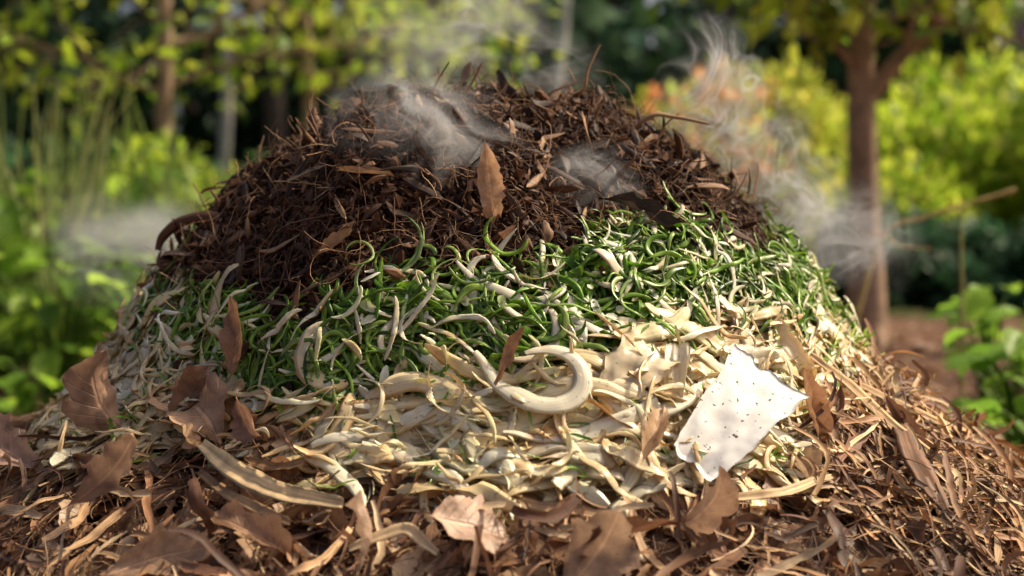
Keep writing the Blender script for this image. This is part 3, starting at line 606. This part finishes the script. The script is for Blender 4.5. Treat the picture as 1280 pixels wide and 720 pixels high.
GP=[(.17,.32,.03),(.25,.42,.04),(.32,.50,.05),(.12,.23,.025)]
DP=[(.03,.08,.025),(.045,.11,.03),(.065,.14,.035)]
TE=[(.05,.13,.06),(.07,.17,.07),(.045,.1,.05)]
def broad(name,loc,n,h,leafL,pal,asp=.62,spread=.3):
    bx,by=loc;bz=float(H(np.array([bx*1.]),np.array([by*1.]))[0])-.01;root=empty(name,(bx,by,bz));A=Acc();B=Acc()
    a=R.random(n)*6.283;hh=bz+h*R.uniform(.2,1,n);r=spread*(.25+.75*R.random(n))
    P=np.stack([bx+r*np.cos(a),by+r*np.sin(a),hh],-1)
    for p_,aa in zip(P,a):hero_tube(A,[(bx+.02*math.cos(aa),by+.02*math.sin(aa),bz),(bx+(p_[0]-bx)*.4,by+(p_[1]-by)*.4,bz+(p_[2]-bz)*.7),p_],[.005,.004,.003],(.16,.26,.05),TUBE6,4,0)
    A.build('stems',M_fol,root)
    D=np.stack([np.cos(a),np.sin(a),R.normal(.0,.3,n)],-1);N=norm(np.array([0,0,1.])+rv(n)*.35);L=leafL*R.uniform(.6,1.15,n)
    leafset(B,P,D,N,L,L*asp,pick(pal,n,.15),R.normal(-4,2,n),R.normal(.25,.15,n),0,3,.06,.004,0,S=11,K=7,collide=False,sweepf=.15)
    B.build('leaves',M_fol,root)
for q in [(-1.5,2.45,.58),(-1.2,2.7,.48),(-1.85,2.9,.7),(-1.45,3.3,.68),(-1.1,3.5,.62),(-2.1,3.7,.85),(-1.7,4.2,.85),(-.95,4.3,.72),(-2.4,4.6,.85),(-1.3,4.9,.85)]:
    broad('leafy_plant',q[:2],50,q[2],.19,GP+[(.40,.58,.07)],.6,.32)
for q in [(-1.42,2.05,.22),(-1.62,1.9,.25),(-1.15,2.2,.2)]:broad('leafy_plant',q[:2],22,q[2],.11,GP,.6,.14)
for q in [(1.45,2.1,.40,.14),(1.22,1.2,.33,.13),(1.9,2.6,.32,.13),(1.4,1.0,.3,.12),(1.12,.85,.2,.1)]:broad('leafy_plant',q[:2],30,q[2],q[3],[(.25,.45,.05),(.33,.54,.06),(.18,.35,.04)],.62,.17)
shrub('garden_shrub',(-2.0,5.8),.8,1.0,2600,.09,YG);shrub('garden_shrub',(-3.1,5.4),.9,.9,2200,.09,GP)
shrub('garden_shrub',(-1.0,6.2),.8,.9,2400,.09,GP+YG[:2]);shrub('garden_shrub',(-.2,8.2),1.1,.9,2400,.1,GP)
shrub('flowering_shrub',(1.55,8.4),.75,1.65,3600,.11,[(.5,.46,.07),(.45,.52,.07),(.7,.3,.12),(.75,.4,.17),(.35,.46,.07)])
shrub('flowering_shrub',(2.15,8.9),.7,1.7,3200,.11,[(.6,.56,.09),(.48,.55,.07),(.42,.5,.06)])
for q in [(3.4,10.5,1.5),(4.3,11,1.7),(5.2,10.6,2.0),(3.0,12.2,1.3),(6.2,12,2.3),(4.7,12,2.1)]:shrub('garden_shrub',q[:2],1.0,q[2],3000,.14,YG+[(.5,.52,.12)],up=.8)
for q in [(2.2,7.3),(2.9,7.6),(3.6,7.2),(4.2,7.8),(2.7,8.6),(3.5,8.8),(1.5,7.4),(4.6,6.9),(5.2,8.4)]:shrub('vegetable_plant',q,.55,.55,1100,.14,TE,asp=.6,lumps=7,low=0)
for q in [(-4.5,9),(-3.3,9.8),(-5.2,7.2),(.8,10.5),(-.6,12.5),(-2.2,12.2)]:shrub('garden_shrub',q,1.1,1.15,2200,.15,DP+TE)
def grass(name,loc,n,h,spr,pal,w=.006):
    bx,by=loc;P=np.stack([bx+R.normal(0,spr,n),by+R.normal(0,spr,n),np.zeros(n)],-1);P[:,2]=gnd(P[:,0],P[:,1])-.01
    D=norm(np.array([0,0,1.])+R.normal(0,.13,(n,3)));A=Acc()
    PP,BB,NN=paths(P-0,D,norm(rv(n)*[1,1,0]),R.uniform(.6,1,n)*h,12,0,R.normal(0,.35/h,n),0,0,collide=False,centre=False)
    sweep(A,PP,BB,NN,R.uniform(.5,1,(n,1))*w*np.linspace(1,.25,12)[None],w*.5,SHEET,False,pick(pal,n));A.build(name,M_fol)
grass('tall_grass',(-1.78,3.1),45,1.25,.14,[(.42,.46,.16),(.52,.52,.2),(.3,.4,.1)],.015)
grass('tall_grass',(-1.6,4.0),50,1.2,.22,[(.28,.38,.09),(.4,.45,.14)],.014)
T_=empty('dry_branch',(1.1,1.7,.3));A=Acc()
hero_tube(A,[(.88,1.7,-.02),(.95,1.7,.35),(1.02,1.7,.57),(1.12,1.68,.615),(1.24,1.66,.655),(1.36,1.64,.69)],[.009,.008,.007,.006,.005,.007],(.5,.36,.14),TUBE6,6,.003)
hero_tube(A,[(1.235,1.67,-.02),(1.23,1.67,.3),(1.215,1.66,.645)],[.005,.0045,.004],(.4,.38,.14),TUBE6,6,.001)
hero_tube(A,[(1.02,1.7,.57),(1.06,1.69,.54),(1.14,1.66,.53)],[.004,.003,.002],(.5,.36,.14),TUBE6,6,.001)
A.build('stem',M_tree,T_)
# ---------------------------------------------------------------- distant forest
root=empty('distant_trees',(0,22,0));A=Acc();B=Acc()
for j in range(60):
    bx=-30+j+R.normal(0,.4);by=18+R.random()*12
    hero_tube(A,[(bx,by,-.1),(bx+R.normal(0,.15),by,4),(bx+R.normal(0,.4),by,9)],[.2,.15,.08],(.07,.05,.045),TUBE6,3,.01)
A.build('trunks',M_tree,root)
nc=760;C=np.stack([R.uniform(-32,32,nc),R.uniform(18,30,nc),R.uniform(.3,9.5,nc)],-1)
C[:380,2]=R.uniform(.2,4.,380);C[:,2]*=np.where(C[:,1]<20,.9,1)
sh=R.uniform(.5,1.6,nc);per=75;ii=np.repeat(np.arange(nc),per);n=len(ii);dv=rv(n)*R.random((n,1))**.4
P=C[ii]+dv*np.array([1.5,1.2,1.0]);P[:,2]=np.maximum(P[:,2],.1)
L=R.uniform(.3,.6,n);simple_leaves(B,P,norm(rv(n)+np.array([0,0,-.2])),norm(rv(n)+np.array([0,0,.8])),L,L*.7,pick([(.018,.048,.024),(.03,.07,.03),(.045,.09,.035),(.02,.05,.03)],n,.2)*sh[ii][:,None])
B.build('foliage',M_dark,root)
# ---------------------------------------------------------------- small brick house glimpsed at right
HS=empty('brick_house',(9.2,20.0,0))
def box(name,c,s,mat,par,col=(.3,.2,.15)):
    A=Acc();c=np.array(c,float)+[2,3,0];s=np.array(s,float)/2;v=np.array([[a,b,d] for a in(-1,1) for b in(-1,1) for d in(-1,1)],float)*s+c
    f=np.array([[0,1,3,2],[4,6,7,5],[0,4,5,1],[2,3,7,6],[0,2,6,4],[1,5,7,3]]);A.add(v,f,np.array(col,float));return A.build(name,mat,par,smooth=False)
m,t=nt('brick');br=nd(t,'ShaderNodeTexBrick');ob=nd(t,'ShaderNodeTexCoord').outputs['Object']
mp=nd(t,'ShaderNodeMapping');mp.inputs['Rotation'].default_value=(math.pi/2,0,0);t.links.new(ob,mp.inputs[0]);t.links.new(mp.outputs[0],br.inputs[0])
br.inputs['Color1'].default_value=(.34,.17,.13,1);br.inputs['Color2'].default_value=(.25,.13,.1,1);br.inputs['Mortar'].default_value=(.4,.37,.35,1);br.inputs['Scale'].default_value=4
p=nd(t,'ShaderNodeBsdfPrincipled');t.links.new(br.outputs[0],p.inputs['Base Color']);p.inputs['Roughness'].default_value=.9;o=nd(t,'ShaderNodeOutputMaterial');t.links.new(p.outputs[0],o.inputs[0]);M_brick=m
M_wall=omat('painted_wood',.6,0,8,.1,.1);M_glass=omat('window_glass',.1,0,2,.1,0,spec=.8)
box('walls',(7.2,17,1.3),(3.4,3,2.6),M_brick,HS)
A=Acc();rv_=np.array([[5.3,15.3,2.55],[9.1,15.3,2.55],[9.1,18.7,2.55],[5.3,18.7,2.55],[5.3,17,3.9],[9.1,17,3.9]],float)+[2,3,0]
A.add(rv_,[np.array([[0,1,5,4],[2,3,4,5],[0,3,2,1]]),np.array([[0,4,3],[1,2,5]])],np.array([.10,.07,.08]));A.build('roof',M_tree,HS,smooth=False)
for xx in (6.2,8.2):
    box('window_frame',(xx,15.47,1.5),(.8,.06,1.0),M_wall,HS,(.7,.7,.68));box('window_pane',(xx,15.435,1.5),(.68,.02,.88),M_glass,HS,(.04,.05,.06))
    box('glazing_bar',(xx,15.42,1.5),(.04,.02,.88),M_wall,HS,(.7,.7,.68))
box('door',(7.2,15.46,1.0),(.8,.07,2.0),M_wall,HS,(.1,.07,.05))
# ---------------------------------------------------------------- steam
def steam(loc,scale,dens,seed,wisp=.5,rot=0,fs=1.6,aniso=.2,str_=(1,1,1),step=1.3,warp=2.4):
    me=bpy.data.meshes.new('steam');import bmesh
    bm=bmesh.new();bmesh.ops.create_icosphere(bm,subdivisions=3,radius=1);bm.to_mesh(me);bm.free()
    o=bpy.data.objects.new('steam',me);COL.objects.link(o);o.location=loc;o.scale=scale;o.rotation_euler=(0,rot,0)
    m,t=nt('steam_vapour');ob=nd(t,'ShaderNodeTexCoord').outputs['Object']
    ad=nd(t,'ShaderNodeVectorMath',operation='ADD');t.links.new(ob,ad.inputs[0]);ad.inputs[1].default_value=(seed*3.7,seed*1.3,seed*5.1)
    nA=noise(t,ad.outputs[0],fs*.7,1,.5)
    sb=nd(t,'ShaderNodeVectorMath',operation='SUBTRACT');t.links.new(nA.outputs['Color'],sb.inputs[0]);sb.inputs[1].default_value=(.5,.5,.5)
    ma=nd(t,'ShaderNodeVectorMath',operation='MULTIPLY_ADD');t.links.new(sb.outputs[0],ma.inputs[0]);ma.inputs[1].default_value=(warp,)*3;t.links.new(ob,ma.inputs[2])
    ln=nd(t,'ShaderNodeVectorMath',operation='LENGTH');t.links.new(ma.outputs[0],ln.inputs[0])
    l0=nd(t,'ShaderNodeVectorMath',operation='LENGTH');t.links.new(ob,l0.inputs[0])
    fall=math_(t,'MULTIPLY',mrange(t,ln.outputs['Value'],.0,1.05,1,0,True),mrange(t,l0.outputs['Value'],.3,1.0,1,0,True))
    ad2=nd(t,'ShaderNodeVectorMath',operation='MULTIPLY_ADD');t.links.new(ma.outputs[0],ad2.inputs[0]);ad2.inputs[1].default_value=str_;ad2.inputs[2].default_value=(seed*2.1,seed*7.3,seed)
    nB=noise(t,ad2.outputs[0],fs,2,.5,.8)
    soft=mrange(t,nB.outputs[0],.40,.68,0,1,True)
    rdg=mrange(t,math_(t,'ABSOLUTE',math_(t,'SUBTRACT',nB.outputs[0],.52)),0,.035,1,0,True)
    d=math_(t,'ADD',math_(t,'MULTIPLY',soft,1-wisp),math_(t,'MULTIPLY',rdg,wisp))
    d=math_(t,'MULTIPLY',math_(t,'MULTIPLY',d,fall),dens)
    pv=nd(t,'ShaderNodeVolumePrincipled');pv.inputs['Color'].default_value=(1,1,1,1);pv.inputs['Anisotropy'].default_value=aniso
    t.links.new(d,pv.inputs['Density']);oo=nd(t,'ShaderNodeOutputMaterial');t.links.new(pv.outputs[0],oo.inputs['Volume'])
    try:m.cycles.volume_step_rate=step
    except Exception:pass
    me.materials.append(m)
steam((-.11,-.33,.73),(.16,.07,.13),58,1,.5,.4,1.5,str_=(1,1,.7),warp=2.8)
steam((-.06,-.03,.89),(.26,.09,.17),32,2,.75,.5,1.7,str_=(1,1,.55))
steam((.115,-.30,.665),(.09,.05,.07),46,3,.5,0,1.5)
steam((.32,-.02,.78),(.16,.06,.17),100,4,.95,.5,1.7,str_=(1.2,1,.5))
steam((.42,.0,.68),(.14,.06,.12),85,8,.95,.9,1.7,str_=(1.2,1,.5))
steam((.51,.05,.60),(.17,.07,.14),66,5,.75,.3,1.6,str_=(1,1,.6))
steam((-.63,.15,.57),(.20,.12,.14),30,6,.4,0,1.4)
# ---------------------------------------------------------------- light
az=np.array([.76,.26]);az=az/np.linalg.norm(az);el=math.radians(46)
D=Vector((az[0]*math.cos(el),az[1]*math.cos(el),math.sin(el)))
ld=bpy.data.lights.new('sun','SUN');ld.energy=5;ld.angle=math.radians(.5);ld.color=(1,.85,.62)
lo=bpy.data.objects.new('sun',ld);COL.objects.link(lo);lo.rotation_euler=(-D).to_track_quat('-Z','Y').to_euler();lo.location=(5,5,8)
w=bpy.data.worlds.new('World');scene.world=w;w.use_nodes=True;t=w.node_tree;t.nodes.clear()
sk=nd(t,'ShaderNodeTexSky',sky_type='NISHITA');sk.sun_disc=False;sk.sun_elevation=el;sk.sun_rotation=math.atan2(az[0],az[1])
sk.dust_density=8;sk.ozone_density=.0;sk.air_density=.7
bg=nd(t,'ShaderNodeBackground');bg.inputs[1].default_value=.15;o=nd(t,'ShaderNodeOutputWorld');t.links.new(sk.outputs[0],bg.inputs[0]);t.links.new(bg.outputs[0],o.inputs[0])
# ---------------------------------------------------------------- camera
cd=bpy.data.cameras.new('camera');cd.lens=50;cd.sensor_width=36;cd.clip_start=.05;cd.clip_end=900
cd.dof.use_dof=True;cd.dof.focus_distance=1.74;cd.dof.aperture_fstop=2.8
co=bpy.data.objects.new('camera',cd);COL.objects.link(co);co.location=(0,-2.2,.62);co.rotation_euler=(math.radians(90-2.9),0,0)
scene.camera=co
scene.view_settings.view_transform='Standard';scene.view_settings.look='None';scene.view_settings.exposure=0
